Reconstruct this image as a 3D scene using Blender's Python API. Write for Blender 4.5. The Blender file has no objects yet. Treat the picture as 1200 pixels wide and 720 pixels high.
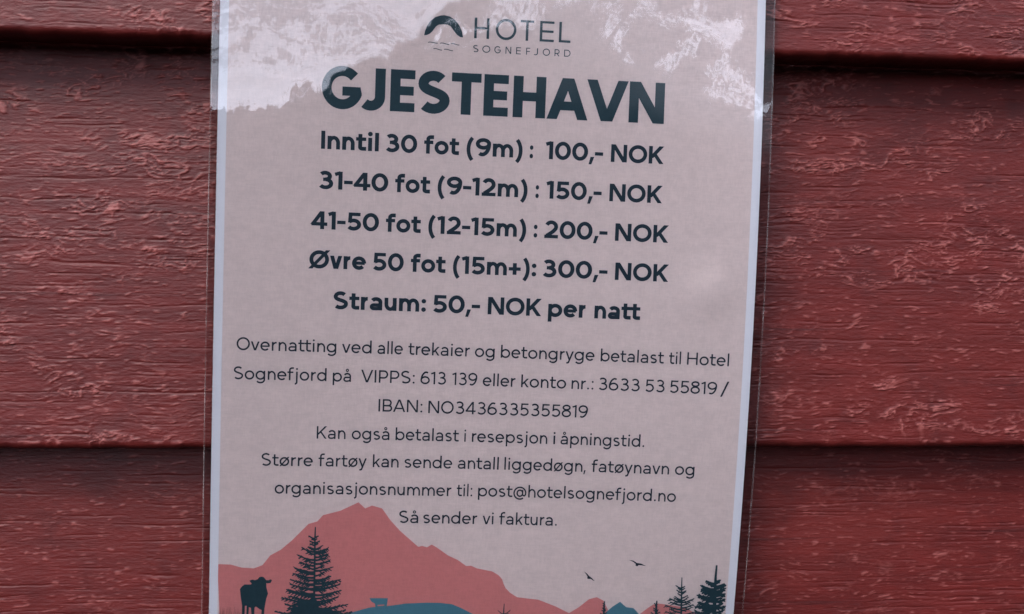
import bpy, bmesh, math, random
import numpy as np
from mathutils import Matrix, Vector
from mathutils.geometry import delaunay_2d_cdt

sc = bpy.context.scene
COL = sc.collection
R = math.radians

# ------------------------------------------------------------------ camera
Z0 = 1.50                      # height of the poster's centre above the ground
ROLL = 0.0245                  # the poster hangs 1.4 degrees clockwise of the boards
PM = Matrix.Translation((0, 0, Z0)) @ Matrix.Rotation(ROLL, 4, 'Y')
cr_ = (0.995749, -0.040595, -0.082681)      # camera right / down / forward in the poster's frame
cd_ = (0.033724, 0.995990, -0.082869)
cf_ = (0.085713, 0.079729, 0.993125)
def pf(v):                                   # (right, down, away) -> local x, y, z
    return Vector((v[0], v[2], -v[1]))
cam_d = bpy.data.cameras.new('camera')
cam = bpy.data.objects.new('camera', cam_d)
COL.objects.link(cam)
m3 = Matrix((pf(cr_), -pf(cd_), -pf(cf_))).transposed().to_4x4()
m3.translation = pf((-25.706, -58.879, -408.481)) * 0.001
cam.matrix_world = PM @ m3
cam_d.sensor_width = 36.0
cam_d.lens = 36.0 * 1223.0 / 1200.0
cam_d.clip_start = 0.01
cam_d.clip_end = 500.0
sc.camera = cam

# ------------------------------------------------------------------ light
sc.view_settings.view_transform = 'Standard'
sc.view_settings.look = 'None'
sc.view_settings.gamma = 1.0
sc.view_settings.use_curve_mapping = False
sc.view_settings.exposure = 1.50

SUN_EL, SUN_ROT = R(48), R(215)
world = bpy.data.worlds.new('World')
sc.world = world
world.use_nodes = True
wt = world.node_tree
wt.nodes.clear()
class NT:
    """small node builder"""
    def __init__(s, tree): s.t = tree
    def n(s, kind, **kw):
        nd = s.t.nodes.new(kind)
        for k, v in kw.items(): setattr(nd, k, v)
        return nd
    def link(s, a, b): s.t.links.new(a, b)
    def put(s, sock, v):
        if isinstance(v, bpy.types.NodeSocket): s.link(v, sock)
        else: sock.default_value = v
    def math(s, op, a, b=None, c=None, clamp=False):
        nd = s.n('ShaderNodeMath', operation=op, use_clamp=clamp)
        s.put(nd.inputs[0], a)
        if b is not None: s.put(nd.inputs[1], b)
        if c is not None: s.put(nd.inputs[2], c)
        return nd.outputs[0]
    def ramp(s, v, lo, hi, a=0.0, b=1.0):
        nd = s.n('ShaderNodeMapRange', interpolation_type='SMOOTHSTEP')
        s.put(nd.inputs['Value'], v)
        s.put(nd.inputs['From Min'], lo); s.put(nd.inputs['From Max'], hi)
        s.put(nd.inputs['To Min'], a); s.put(nd.inputs['To Max'], b)
        return nd.outputs['Result']
    def noise(s, vec, scale, detail=3.0, rough=0.55, dist=0.0):
        nd = s.n('ShaderNodeTexNoise')
        if vec is not None: s.link(vec, nd.inputs['Vector'])
        nd.inputs['Scale'].default_value = scale
        nd.inputs['Detail'].default_value = detail
        nd.inputs['Roughness'].default_value = rough
        nd.inputs['Distortion'].default_value = dist
        return nd.outputs['Fac']
    def mapping(s, vec, scale, loc=(0, 0, 0)):
        nd = s.n('ShaderNodeMapping')
        s.link(vec, nd.inputs['Vector'])
        nd.inputs['Scale'].default_value = scale
        nd.inputs['Location'].default_value = loc
        return nd.outputs['Vector']
    def mixc(s, f, a, b, mode='MIX'):
        nd = s.n('ShaderNodeMix', data_type='RGBA', blend_type=mode)
        s.put(nd.inputs['Factor'], f)
        for sock, v in ((nd.inputs['A'], a), (nd.inputs['B'], b)):
            if isinstance(v, bpy.types.NodeSocket): s.link(v, sock)
            else: sock.default_value = (*v, 1.0) if len(v) == 3 else v
        return nd.outputs['Result']

w = NT(wt)
sky = w.n('ShaderNodeTexSky', sky_type='NISHITA')
sky.sun_disc = False
sky.sun_elevation = SUN_EL
sky.sun_rotation = SUN_ROT
sky.altitude = 10
tc = w.n('ShaderNodeTexCoord')
sep = w.n('ShaderNodeSeparateXYZ')
w.link(tc.outputs['Generated'], sep.inputs[0])
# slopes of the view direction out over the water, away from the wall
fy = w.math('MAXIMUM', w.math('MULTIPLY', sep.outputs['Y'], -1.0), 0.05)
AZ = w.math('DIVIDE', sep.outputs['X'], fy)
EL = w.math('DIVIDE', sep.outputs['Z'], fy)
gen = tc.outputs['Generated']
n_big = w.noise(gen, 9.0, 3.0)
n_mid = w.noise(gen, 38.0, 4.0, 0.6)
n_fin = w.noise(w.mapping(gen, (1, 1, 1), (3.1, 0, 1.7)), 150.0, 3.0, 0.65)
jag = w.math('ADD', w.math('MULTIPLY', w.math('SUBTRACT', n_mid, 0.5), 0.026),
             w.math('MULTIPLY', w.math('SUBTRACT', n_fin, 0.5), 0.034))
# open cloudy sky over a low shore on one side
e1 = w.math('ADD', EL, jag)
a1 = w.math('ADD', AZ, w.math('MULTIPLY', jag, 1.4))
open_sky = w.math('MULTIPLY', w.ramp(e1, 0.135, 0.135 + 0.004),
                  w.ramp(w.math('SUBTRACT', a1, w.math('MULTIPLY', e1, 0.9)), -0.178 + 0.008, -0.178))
# leafy trees on the other side: the sky gaps are placed to set the film's glare
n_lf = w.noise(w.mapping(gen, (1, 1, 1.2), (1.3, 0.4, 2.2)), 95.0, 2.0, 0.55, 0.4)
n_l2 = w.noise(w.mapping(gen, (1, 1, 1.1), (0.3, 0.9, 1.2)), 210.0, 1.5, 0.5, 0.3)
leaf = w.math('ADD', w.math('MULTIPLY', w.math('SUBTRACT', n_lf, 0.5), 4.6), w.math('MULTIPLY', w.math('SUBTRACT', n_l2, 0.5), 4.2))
def glare_patch(p, q, a, e, ra, re, hgt_):
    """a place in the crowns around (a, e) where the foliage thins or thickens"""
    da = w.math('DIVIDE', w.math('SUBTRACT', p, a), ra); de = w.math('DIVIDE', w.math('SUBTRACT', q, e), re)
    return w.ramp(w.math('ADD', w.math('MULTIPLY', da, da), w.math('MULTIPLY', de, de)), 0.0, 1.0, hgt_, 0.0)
# direction slopes sheared to suit the bowed film's reflection, for placing glare gaps
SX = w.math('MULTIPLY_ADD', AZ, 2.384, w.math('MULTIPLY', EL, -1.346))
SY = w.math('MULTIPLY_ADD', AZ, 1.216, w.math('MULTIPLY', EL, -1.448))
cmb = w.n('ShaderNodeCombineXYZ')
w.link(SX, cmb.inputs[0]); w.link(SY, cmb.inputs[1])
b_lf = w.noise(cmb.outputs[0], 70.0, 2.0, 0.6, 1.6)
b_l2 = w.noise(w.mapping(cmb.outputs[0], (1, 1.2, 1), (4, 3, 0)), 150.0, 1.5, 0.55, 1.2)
sheared_noise = w.math('ADD', w.math('MULTIPLY', w.math('SUBTRACT', b_lf, 0.5), 3.6), w.math('MULTIPLY', w.math('SUBTRACT', b_l2, 0.5), 3.8))
glare_gaps = None
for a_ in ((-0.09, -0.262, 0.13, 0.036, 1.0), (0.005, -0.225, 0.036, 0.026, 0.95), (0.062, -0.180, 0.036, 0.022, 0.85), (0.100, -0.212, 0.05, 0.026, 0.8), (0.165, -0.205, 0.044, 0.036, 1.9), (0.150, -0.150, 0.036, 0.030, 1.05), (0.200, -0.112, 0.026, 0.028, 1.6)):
    o_ = glare_patch(SX, SY, *a_); glare_gaps = o_ if glare_gaps is None else w.math('ADD', glare_gaps, o_)
gap = w.math('ADD', w.math('SUBTRACT', glare_gaps, 0.80), sheared_noise)
leaf_sky = w.math('MULTIPLY', w.ramp(gap, 0.0, 0.10, 0.0, 1.0), w.math('MULTIPLY', w.ramp(AZ, 0.0, 0.03), w.ramp(glare_gaps, 0.03, 0.2)))
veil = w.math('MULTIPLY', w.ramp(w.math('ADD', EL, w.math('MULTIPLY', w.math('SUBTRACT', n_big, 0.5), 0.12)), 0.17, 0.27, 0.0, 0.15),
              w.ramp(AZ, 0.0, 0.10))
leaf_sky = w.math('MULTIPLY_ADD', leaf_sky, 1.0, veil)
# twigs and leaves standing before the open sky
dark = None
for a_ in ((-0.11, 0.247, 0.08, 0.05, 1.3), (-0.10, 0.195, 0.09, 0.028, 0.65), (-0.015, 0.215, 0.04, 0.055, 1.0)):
    o_ = glare_patch(AZ, EL, *a_); dark = o_ if dark is None else w.math('ADD', dark, o_)
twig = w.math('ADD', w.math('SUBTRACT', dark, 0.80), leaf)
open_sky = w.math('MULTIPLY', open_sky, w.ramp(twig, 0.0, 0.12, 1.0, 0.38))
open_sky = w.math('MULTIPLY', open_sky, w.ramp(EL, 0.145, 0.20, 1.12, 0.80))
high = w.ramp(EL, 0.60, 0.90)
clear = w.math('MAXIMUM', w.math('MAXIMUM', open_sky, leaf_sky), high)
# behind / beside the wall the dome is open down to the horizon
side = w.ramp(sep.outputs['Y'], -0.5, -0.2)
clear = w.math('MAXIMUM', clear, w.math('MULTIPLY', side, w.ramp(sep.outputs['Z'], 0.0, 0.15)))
# clouds
cl = w.noise(w.mapping(gen, (1, 1, 2.4)), 3.2, 5.0, 0.6)
cloud_f = w.ramp(cl, 0.25, 0.50, 0.55, 1.0)
front = w.ramp(w.math('SUBTRACT', 0.0, sep.outputs['Y']), 0.3, 0.95)
low = w.math('MULTIPLY', front, w.ramp(EL, 0.35, 0.7, 1.0, 0.0))
cl_d = w.noise(w.mapping(gen, (1, 1, 1.8), (0.4, 0.2, 0)), 26.0, 5.0, 0.62)
strength = w.math('MULTIPLY', w.math('ADD', 13.0, w.math('MULTIPLY', low, 9.0)),
                  w.ramp(cl_d, 0.3, 0.62, 0.80, 1.08))
cloud_c = w.mixc(1.0, (0.92, 0.97, 1.16), (1, 1, 1), 'MULTIPLY')
vm = w.n('ShaderNodeVectorMath', operation='SCALE')
w.link(cloud_c, vm.inputs[0]); w.link(strength, vm.inputs['Scale'])
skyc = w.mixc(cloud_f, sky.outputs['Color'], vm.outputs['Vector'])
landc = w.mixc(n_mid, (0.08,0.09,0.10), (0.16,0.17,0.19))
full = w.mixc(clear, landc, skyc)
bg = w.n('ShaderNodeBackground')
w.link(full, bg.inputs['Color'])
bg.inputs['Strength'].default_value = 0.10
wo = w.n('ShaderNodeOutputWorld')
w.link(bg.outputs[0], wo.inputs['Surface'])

sun_d = bpy.data.lights.new('sun', 'SUN')
sun_d.energy = 1.4
sun_d.angle = R(25)
sun_d.color = (1.0, 0.97, 0.93)
sun = bpy.data.objects.new('sun', sun_d)
COL.objects.link(sun)
# same direction as the sky's sun: in front of the wall, high and to the left
sdir = Vector((math.sin(SUN_ROT) * math.cos(SUN_EL), math.cos(SUN_ROT) * math.cos(SUN_EL), math.sin(SUN_EL)))
sun.rotation_euler = sdir.to_track_quat('Z', 'Y').to_euler()
sun.location = (-2, -3, 4)

# ------------------------------------------------------------------ helpers
def tag(o, label=None, cat=None, group=None, kind=None):
    if label: o['label'] = label
    if cat: o['category'] = cat
    if group: o['group'] = group
    if kind: o['kind'] = kind
    return o
def empty(name, loc=(0, 0, 0)):
    o = bpy.data.objects.new(name, None)
    o.empty_display_size = 0.05
    o.location = loc
    COL.objects.link(o)
    return o
def mesh_obj(name, V, F, mat, parent=None, smooth=False):
    me = bpy.data.meshes.new(name)
    me.from_pydata([tuple(v) for v in V], [], [tuple(f) for f in F])
    me.update()
    if smooth:
        me.polygons.foreach_set('use_smooth', [True] * len(me.polygons))
    me.materials.append(mat)
    o = bpy.data.objects.new(name, me)
    COL.objects.link(o)
    if parent: o.parent = parent
    return o
def grid_obj(name, P, mat, parent=None, smooth=True):
    """P: (rows, cols, 3) array -> one smooth grid mesh"""
    r, c, _ = P.shape
    me = bpy.data.meshes.new(name)
    nv = r * c
    idx = np.arange(nv).reshape(r, c)
    q = np.stack([idx[:-1, :-1], idx[:-1, 1:], idx[1:, 1:], idx[1:, :-1]], -1).reshape(-1, 4)
    me.vertices.add(nv)
    me.vertices.foreach_set('co', P.reshape(-1).astype(np.float32))
    me.loops.add(q.size)
    me.loops.foreach_set('vertex_index', q.reshape(-1).astype(np.int32))
    me.polygons.add(len(q))
    me.polygons.foreach_set('loop_start', np.arange(0, q.size, 4, dtype=np.int32))
    me.polygons.foreach_set('use_smooth', np.full(len(q), smooth))
    me.update(calc_edges=True)
    me.validate()
    me.materials.append(mat)
    o = bpy.data.objects.new(name, me)
    COL.objects.link(o)
    if parent: o.parent = parent
    return o
def new_mat(name):
    m = bpy.data.materials.new(name)
    m.use_nodes = True
    m.node_tree.nodes.clear()
    t = NT(m.node_tree)
    out = t.n('ShaderNodeOutputMaterial')
    return m, t, out
def ink(name, col, vary=0.10, rough=0.55):
    m, t, out = new_mat(name)
    b = t.n('ShaderNodeBsdfPrincipled')
    co = t.n('ShaderNodeTexCoord')
    f1 = t.noise(co.outputs['Object'], 260.0, 3.0)
    f2 = t.noise(t.mapping(co.outputs['Object'], (1, 1, 6)), 300.0, 2.0)
    f3 = t.noise(t.mapping(co.outputs['Object'], (5, 1, 1)), 420.0, 2.0)
    f = t.math('ADD', f1, t.math('ADD', f2, f3))
    k = t.ramp(f, 0.9, 2.1, 1.0 - vary, 1.0 + vary)
    vm = t.n('ShaderNodeVectorMath', operation='SCALE')
    vm.inputs[0].default_value = col
    t.link(k, vm.inputs['Scale'])
    t.link(vm.outputs['Vector'], b.inputs['Base Color'])
    b.inputs['Roughness'].default_value = rough
    b.inputs['Specular IOR Level'].default_value = 0.15
    t.link(b.outputs[0], out.inputs['Surface'])
    return m

# ---- value noise in numpy (for the sawn boards and the wavy film)
def vnoise(x, y, seed):
    rs = np.random.RandomState(seed)
    T = rs.rand(256, 256)
    xi = np.floor(x).astype(int); yi = np.floor(y).astype(int)
    fx = x - xi; fy_ = y - yi
    fx = fx * fx * fx * (fx * (fx * 6 - 15) + 10); fy_ = fy_ * fy_ * fy_ * (fy_ * (fy_ * 6 - 15) + 10)
    a = T[yi % 256, xi % 256]; b = T[yi % 256, (xi + 1) % 256]
    c = T[(yi + 1) % 256, xi % 256]; d = T[(yi + 1) % 256, (xi + 1) % 256]
    return (a * (1 - fx) + b * fx) * (1 - fy_) + (c * (1 - fx) + d * fx) * fy_
def fbm(x, y, seed, octv=3, gain=0.5):
    s = 0.0; a = 1.0; tot = 0.0
    for k in range(octv):
        s = s + a * vnoise(x * 2 ** k + 17.3 * k, y * 2 ** k + 5.1 * k, seed + k)
        tot += a; a *= gain
    return s / tot

# ------------------------------------------------------------------ red timber wall
mw, t, out = new_mat('red_paint')
b = t.n('ShaderNodeBsdfPrincipled')
co = t.n('ShaderNodeTexCoord'); oc = co.outputs['Object']
streak = t.noise(t.mapping(oc, (1, 1, 7)), 22.0, 5.0, 0.6)
spot = t.noise(oc, 60.0, 4.0, 0.6)
c1 = t.mixc(t.ramp(streak, 0.3, 0.7), (0.051, 0.0060, 0.0052), (0.073, 0.0084, 0.0070))
crack = t.noise(t.mapping(oc, (1, 1, 34), (0.7, 0, 0.3)), 9.0, 6.0, 0.62)
c1 = t.mixc(t.ramp(crack, 0.60, 0.72, 0.0, 0.55), c1, (0.020, 0.0045, 0.0045))      # fine drying checks along the grain
fade = t.noise(t.mapping(oc, (1, 1, 2.2), (2.2, 0, 1.1)), 6.5, 4.0, 0.6)
c1 = t.mixc(t.ramp(fade, 0.42, 0.72, 0.0, 0.45), c1, (0.076, 0.0105, 0.0082))         # sun faded patches
inf = t.n('ShaderNodeObjectInfo')
vb = t.n('ShaderNodeVectorMath', operation='SCALE')
t.link(c1, vb.inputs[0]); t.link(t.math('MULTIPLY_ADD', inf.outputs['Random'], 0.22, 0.90), vb.inputs['Scale'])
c1 = vb.outputs['Vector']
c2 = t.mixc(t.ramp(spot, 0.45, 0.8, 0.0, 0.55), c1, (0.030, 0.005, 0.005))
at = t.n('ShaderNodeAttribute', attribute_name='ridge')
c3 = t.mixc(t.math('MULTIPLY', at.outputs['Fac'], 0.48), c2, (0.30, 0.094, 0.082))   # pale saw-ridge tops: sky sheen put into the colour, with some wear
t.link(c3, b.inputs['Base Color'])
b.inputs['Roughness'].default_value = 0.42
b.inputs['Specular IOR Level'].default_value = 0.17
fine = t.noise(t.mapping(oc, (1, 1, 3.2), (0, 0, 0.2)), 420.0, 4.0, 0.65)
grain = t.noise(t.mapping(oc, (1, 1, 16)), 70.0, 4.0, 0.6)
hgt = t.math('ADD', t.math('MULTIPLY', fine, 0.6), t.math('MULTIPLY', grain, 0.5))
bp = t.n('ShaderNodeBump')
bp.inputs['Strength'].default_value = 0.6
bp.inputs['Distance'].default_value = 0.0005
t.link(hgt, bp.inputs['Height'])
t.link(bp.outputs[0], b.inputs['Normal'])
t.link(b.outputs[0], out.inputs['Surface'])

wall = empty('timber_wall', (0, 0, 0))
tag(wall, 'red painted wall of rough sawn lapped timber boards behind the poster', 'wall')
PITCH = 0.1586
LIP = 0.0036            # the board lips stand just behind the poster
def board(zb, seed, dens, amp, smooth_low, dx, dz, x0, x1):
    """one lapped board, lower lip at zb, front face leaning back upwards under the next board"""
    xs = np.arange(x0, x1 + dx / 2, dx)
    hh = PITCH + 0.012
    zs = np.concatenate([np.arange(0.003, hh, dz), [hh]])
    X, Zl = np.meshgrid(xs, zs)
    xm, zm = X * 1000 + 500, Zl * 1000
    wx = fbm(xm / 22, zm / 16, seed + 40, 2) - 0.5
    wz = fbm(xm / 17 + 9, zm / 13, seed + 50, 2) - 0.5
    n1 = fbm((xm + 20 * wx) / 8.5, (zm + 14 * wz) / 2.5, seed, 3, 0.5)
    n2 = fbm((xm - 16 * wx) / 4.6, (zm - 12 * wz) / 1.5, seed + 11, 3, 0.5)
    rid = np.clip(1 - np.abs(n1 - 0.5) * 13.0, 0, 1) ** 1.5
    rid2 = np.clip(1 - np.abs(n2 - 0.5) * 13.0, 0, 1) ** 1.5
    mask = fbm(xm / 42, zm / 15, seed + 21, 3)
    mk = np.clip((mask - (0.62 - 0.34 * dens)) * 5, 0, 1)
    mk = mk * (1 - smooth_low)
    br = np.clip((fbm(xm / 9, zm / 4.5, seed + 25, 2) - 0.36) * 5, 0, 1)      # breaks the ridges into short strings
    fleck = np.clip((fbm(xm / 3.6, (zm + 6 * wz) / 0.8, seed + 31, 2) - 0.73) * 9, 0, 1)
    h = amp * (0.85 * rid * mk * br + 0.55 * rid2 * mk * br + 0.5 * fleck) + 0.30 * amp * (fbm(xm / 3, zm / 1.1, seed + 5, 2) - 0.5)
    chk = np.clip((fbm((xm + 6 * wx) / 34, (zm + 2 * wz) / 0.7, seed + 81, 2) - 0.70) * 8, 0, 1)
    h = h - 0.24 * chk
    broad = 0.5 * (fbm(xm / 90, zm / 25, seed + 61, 2) - 0.5)
    y = LIP + Zl * (LEAN / PITCH) - (h + broad) * 0.001
    rg = np.clip((rid * br - .25) * 1.4, 0, 1) * mk + np.clip((rid2 * br - .3) * 1.2, 0, 1) * mk * .8 + 0.55 * fleck
    rg = np.clip(rg, 0, 1)
    # rounded lower arris and the underside running back
    rows = []; rr = 0.0028; rgr = []
    base = y[0] ; 
    for zz, yy in ((-0.0002, 0.020), (-0.0002, 0.008), (0.0, rr), (rr * 0.3, rr * 0.3), (rr * 0.72, rr * 0.04)):
        wob = 0.0013 * (fbm(xs * 1000 / 9, xs * 0 + 3, seed + 71, 4, 0.65) - 0.5)
        rows.append(np.stack([xs, base + yy, np.full_like(xs, zz) + wob], -1)); rgr.append(xs * 0)
    P = np.concatenate([np.stack(rows), np.stack([X, y, Zl], -1)], 0)
    rg = np.concatenate([np.stack(rgr), rg], 0)
    P[..., 2] += zb
    o = grid_obj('siding_board', P, mw, wall)
    a = o.data.attributes.new('ridge', 'FLOAT', 'POINT')
    a.data.foreach_set('value', rg.reshape(-1).astype(np.float32))
    return o
LEAN = 0.021
zA = Z0 - 0.0318                                   # lip seen low in the picture
board(zA + PITCH, 3, 0.98, 0.50, 0.0, 0.00065, 0.00034, -0.42, 0.42)        # upper board, coarse
board(zA, 8, 0.80, 0.50, 0.0, 0.00065, 0.00034, -0.42, 0.42)                # middle board
board(zA - PITCH, 15, 0.30, 0.36, 0.55, 0.00065, 0.00034, -0.42, 0.42)      # lower board, smoother
for k in (2, 3, 4):
    board(zA + k * PITCH, 60 + k, 0.7, 0.6, 0.0, 0.002, 0.001, -0.42, 0.42)
for k in (2, 3, 4):
    board(zA - k * PITCH, 70 + k, 0.5, 0.5, 0.2, 0.002, 0.001, -0.42, 0.42)

# ------------------------------------------------------------------ lettering: a small stroke alphabet
def arc(cx, cy, rx, ry, a0, a1, n=None):
    if n is None: n = max(5, int(abs(a1 - a0) / 11))
    return [(cx + rx * math.cos(R(a0 + (a1 - a0) * i / n)), cy + ry * math.sin(R(a0 + (a1 - a0) * i / n))) for i in range(n + 1)]
def bez(p0, p1, p2, p3, n=12):
    o = []
    for i in range(n + 1):
        s = i / n; q = 1 - s
        o.append(tuple(q ** 3 * a + 3 * q * q * s * b_ + 3 * q * s * s * c + s ** 3 * d for a, b_, c, d in zip(p0, p1, p2, p3)))
    return o
def clean(pts):
    o = [pts[0]]
    for p in pts[1:]:
        if math.hypot(p[0] - o[-1][0], p[1] - o[-1][1]) > 1e-5: o.append(p)
    return o
def stroke(pts, w, closed=False, w1=None):
    """polyline -> list of quads of width w (tapering to w1)"""
    pts = clean(pts)
    if closed and math.hypot(pts[0][0] - pts[-1][0], pts[0][1] - pts[-1][1]) < 1e-5: pts = pts[:-1]
    n = len(pts); L = []; Rr = []
    for i, p in enumerate(pts):
        a = pts[i - 1] if (i > 0 or closed) else None
        c = pts[(i + 1) % n] if (i < n - 1 or closed) else None
        def nrm(u, v):
            dx, dy = v[0] - u[0], v[1] - u[1]; l = math.hypot(dx, dy); return (-dy / l, dx / l)
        if a is None: nx, ny = nrm(p, c); k = 1
        elif c is None: nx, ny = nrm(a, p); k = 1
        else:
            n0 = nrm(a, p); n1 = nrm(p, c)
            nx, ny = n0[0] + n1[0], n0[1] + n1[1]; l = math.hypot(nx, ny) or 1; nx, ny = nx / l, ny / l
            k = 1 / max(0.5, nx * n0[0] + ny * n0[1])
        ww = w if w1 is None else w + (w1 - w) * i / (n - 1)
        L.append((p[0] + nx * k * ww / 2, p[1] + ny * k * ww / 2)); Rr.append((p[0] - nx * k * ww / 2, p[1] - ny * k * ww / 2))
    q = []
    for i in range(n if closed else n - 1):
        j = (i + 1) % n
        q.append([Rr[i], Rr[j], L[j], L[i]])
    return q
def box(x0, y0, x1, y1): return [[(x0, y0), (x1, y0), (x1, y1), (x0, y1)]]
def par(xa, ya, xb, yb, w, left=0):
    """slanted bar with level ends; (xa,ya)-(xb,yb) is the centre line"""
    l = math.hypot(xb - xa, yb - ya); hw = w * l / abs(yb - ya) / 2
    return [[(xa - hw, ya), (xa + hw, ya), (xb + hw, yb), (xb - hw, yb)]]
def hwid(dx, dy, w): return w * math.hypot(dx, dy) / abs(dy)
def disc(cx, cy, r): return [arc(cx, cy, r, r, 0, 360, 18)[:-1]]
CAP, XH, ASC, DSC = 0.70, 0.490, 0.722, -0.205
def ell(x0, y0, x1, y1, w):
    h = w / 2
    return stroke(arc((x0 + x1) / 2, (y0 + y1) / 2, (x1 - x0) / 2 - h, (y1 - y0) / 2 - h, 0, 360, 40), w, True)
def S_(W, H, w, o=0.010, a0=36, a1=-142):
    h = w / 2; up = H + o - h; dn = -o + h
    yU = dn + (up - dn) * 0.755; yL = dn + (up - dn) * 0.265
    xl, xr = h + W * 0.03, W - h
    rxU = (W - h - W * 0.045 - xl) / 2; cU = xl + rxU
    rxL = (xr - h) / 2 ; cL = xr - rxL
    p = arc(cU, yU, rxU, up - yU, a0, 180)
    ym = (yU + yL) / 2
    p += bez((xl, yU), (xl, ym - (yU - yL) * 0.05), (xr, ym + (yU - yL) * 0.05), (xr, yL), 14)
    p += arc(cL, yL, rxL, yL - dn, 0, a1)
    return stroke(p, w)
def arch(x0, x1, w, ry=None, y0=0.0, top=None, a1=0):
    """shoulder springing from a stem at x0 and running down at x1 (outer edges)"""
    h = w / 2; top = (XH + 0.010 if top is None else top) - h
    ry = ry or 0.235 - h * 0.4
    cx = (x0 + x1) / 2
    p = arc(cx, top - ry, (x1 - x0) / 2 - h, ry, 180, a1)
    if a1 == 0: p += [(x1 - h, y0)]
    return stroke(p, w * 0.97)
def glyph(ch, w, W=None):
    """-> ink width, side bearing class (left, right), polygons"""
    bx = max(0.0, w - .075) * .5 if W is None else 0.0
    h = w / 2; wt_ = w * 0.90; o = 0.010
    st = lambda x, y0, y1: box(x, y0, x + w, y1)
    if ch in 'Oo0Øø':
        cap = ch in 'OØ'; H = CAP if ch in 'OØ0' else XH
        W = W or {'O': 0.715, 'Ø': 0.715, '0': 0.575, 'o': 0.525, 'ø': 0.525}[ch] + bx
        g = ell(0, -o, W, H + o, w)
        if ch in 'Øø':
            d = 0.02; g += par(0.06 - d, -0.02, W - 0.06 + d, H + 0.02, w * 0.82)
        return W, 'oo', g
    if ch == 'i': r = w * 0.60; return 2 * r, 'll', box(r - h, 0, r + h, XH) + disc(r, XH + 0.145, r)
    if ch == 'j':
        r = w * 0.60; W = 0.10 + r + h
        xc = W - r
        return W, 'tl', stroke([(xc, XH), (xc, -0.09)] + arc(xc - 0.10, -0.09, 0.10, 0.11 - h * 0.2, 0, -95), w) + disc(xc, XH + 0.145, r)
    if ch == 'l': return w, 'll', st(0, 0, ASC)
    if ch == 'I': return w, 'll', st(0, 0, CAP)
    if ch == 'n': W = W or 0.435 + bx; return W, 'lm', st(0, 0, XH) + arch(0, W, w)
    if ch == 'h': W = W or 0.435 + bx; return W, 'lm', st(0, 0, ASC) + arch(0, W, w)
    if ch == 'm':
        W = W or 0.745 + bx; m_ = (W + w) / 2
        return W, 'lm', st(0, 0, XH) + arch(0, m_, w) + arch(m_ - w, W, w)
    if ch == 'r': W = 0.275 + bx; return W, 'lt', st(0, 0, XH) + stroke(arc(0.24, XH + 0.006 - h - 0.20, 0.24 - h, 0.20, 180, 83), w * 0.97)
    if ch == 'u':
        W = W or 0.43 + bx; ry = 0.235 - h * 0.4
        return W, 'ml', st(W - w, 0, XH) + stroke([(h, XH)] + arc(W / 2, -o + h + ry, W / 2 - h, ry, 180, 360), w * 0.97)
    if ch in 'bpdqg':
        W = 0.53 + bx
        g = []
        if ch in 'bp':
            g += ell(0.0, -o, W, XH + o, w) + (st(0, 0, ASC) if ch == 'b' else st(0, DSC, XH)); return W, 'lo', g
        g += ell(0, -o, W, XH + o, w)
        if ch == 'd': return W, 'ol', g + st(W - w, 0, ASC)
        if ch == 'q': return W, 'ol', g + st(W - w, DSC, XH)
        p = [(W - h, XH), (W - h, 0.02)] + arc(W / 2 + 0.005, 0.0, W / 2 - h - 0.005, -DSC + 0.005 - h, 0, -148)
        return W, 'ol', g + stroke(p, w * 0.97)
    if ch in 'aå':
        W = 0.445 + bx; xr = W - h
        g = stroke([(xr, 0), (xr, XH - 0.185)] + arc(W / 2 + 0.005, XH - 0.185, W / 2 - h - 0.005, 0.185 + o - h, 0, 152), w)
        byt, byb = 0.295 - h * 0.15, -o
        ry = (byt - byb) / 2 - h
        g += stroke([(xr, byt - h)] + [(0.17 + h, byt - h)] + arc(0.165, (byt + byb) / 2, 0.165 - h, ry, 90, 270) + bez((0.17, byb + h), (0.30, byb + h), (xr - 0.01, 0.06), (xr, 0.15), 8), w * 0.93)
        if ch == 'å': g += stroke(arc(W / 2, XH + 0.145, 0.088 - h * 0.55, 0.088 - h * 0.55, 0, 360, 24), w * 0.62, True)
        return W, 'ml', g
    if ch == 'e':
        W = 0.51 + bx; cx, cy = W / 2, XH / 2
        rx, ry = W / 2 - h, XH / 2 + o - h
        g = stroke(arc(cx, cy, rx, ry, -3, 318, 34), w)
        g += box(h * 0.9, cy - wt_ * 0.47, W - h * 0.7, cy + wt_ * 0.47)
        return W, 'oo', g
    if ch == 's': return 0.40 + bx, 'mm', S_(0.40 + bx, XH, w * 0.97, a0=32, a1=-146)
    if ch == 'S': W = W or 0.53 + bx; return W, 'mm', S_(W, CAP, w)
    if ch == 't':
        W = 0.335 + bx + w * .1; xs = 0.085
        g = stroke([(xs + h, 0.645), (xs + h, 0.13)] + arc(xs + h + 0.125 - h * 0.4, 0.13, 0.125 - h * 0.4, 0.13 - h, 180, 268) + [(W, h)], w)
        return W, 'tt', g + box(0, XH - wt_, W - 0.005, XH)
    if ch == 'f':
        W = 0.335 + bx + w * .1; xs = 0.085
        g = stroke([(xs + h, 0), (xs + h, ASC - 0.15)] + arc(xs + h + 0.15 - h * 0.3, ASC - 0.15, 0.15 - h * 0.3, 0.15 + 0.006 - h, 180, 92) + [(W, ASC + 0.006 - h)], w)
        return W, 'tt', g + box(0, XH - wt_, W - 0.02, XH)
    if ch in 'vV':
        H = XH if ch == 'v' else CAP
        W = W or (0.475 if ch == 'v' else 0.66)
        hw = hwid(W / 2 - h, H, w)
        a_ = 0.88 * hw / 2
        return W, 'vv', par(hw / 2, H, W / 2 - hw * 0.06, 0, w) + par(W - hw / 2, H, W / 2 + hw * 0.06, 0, w)
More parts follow.
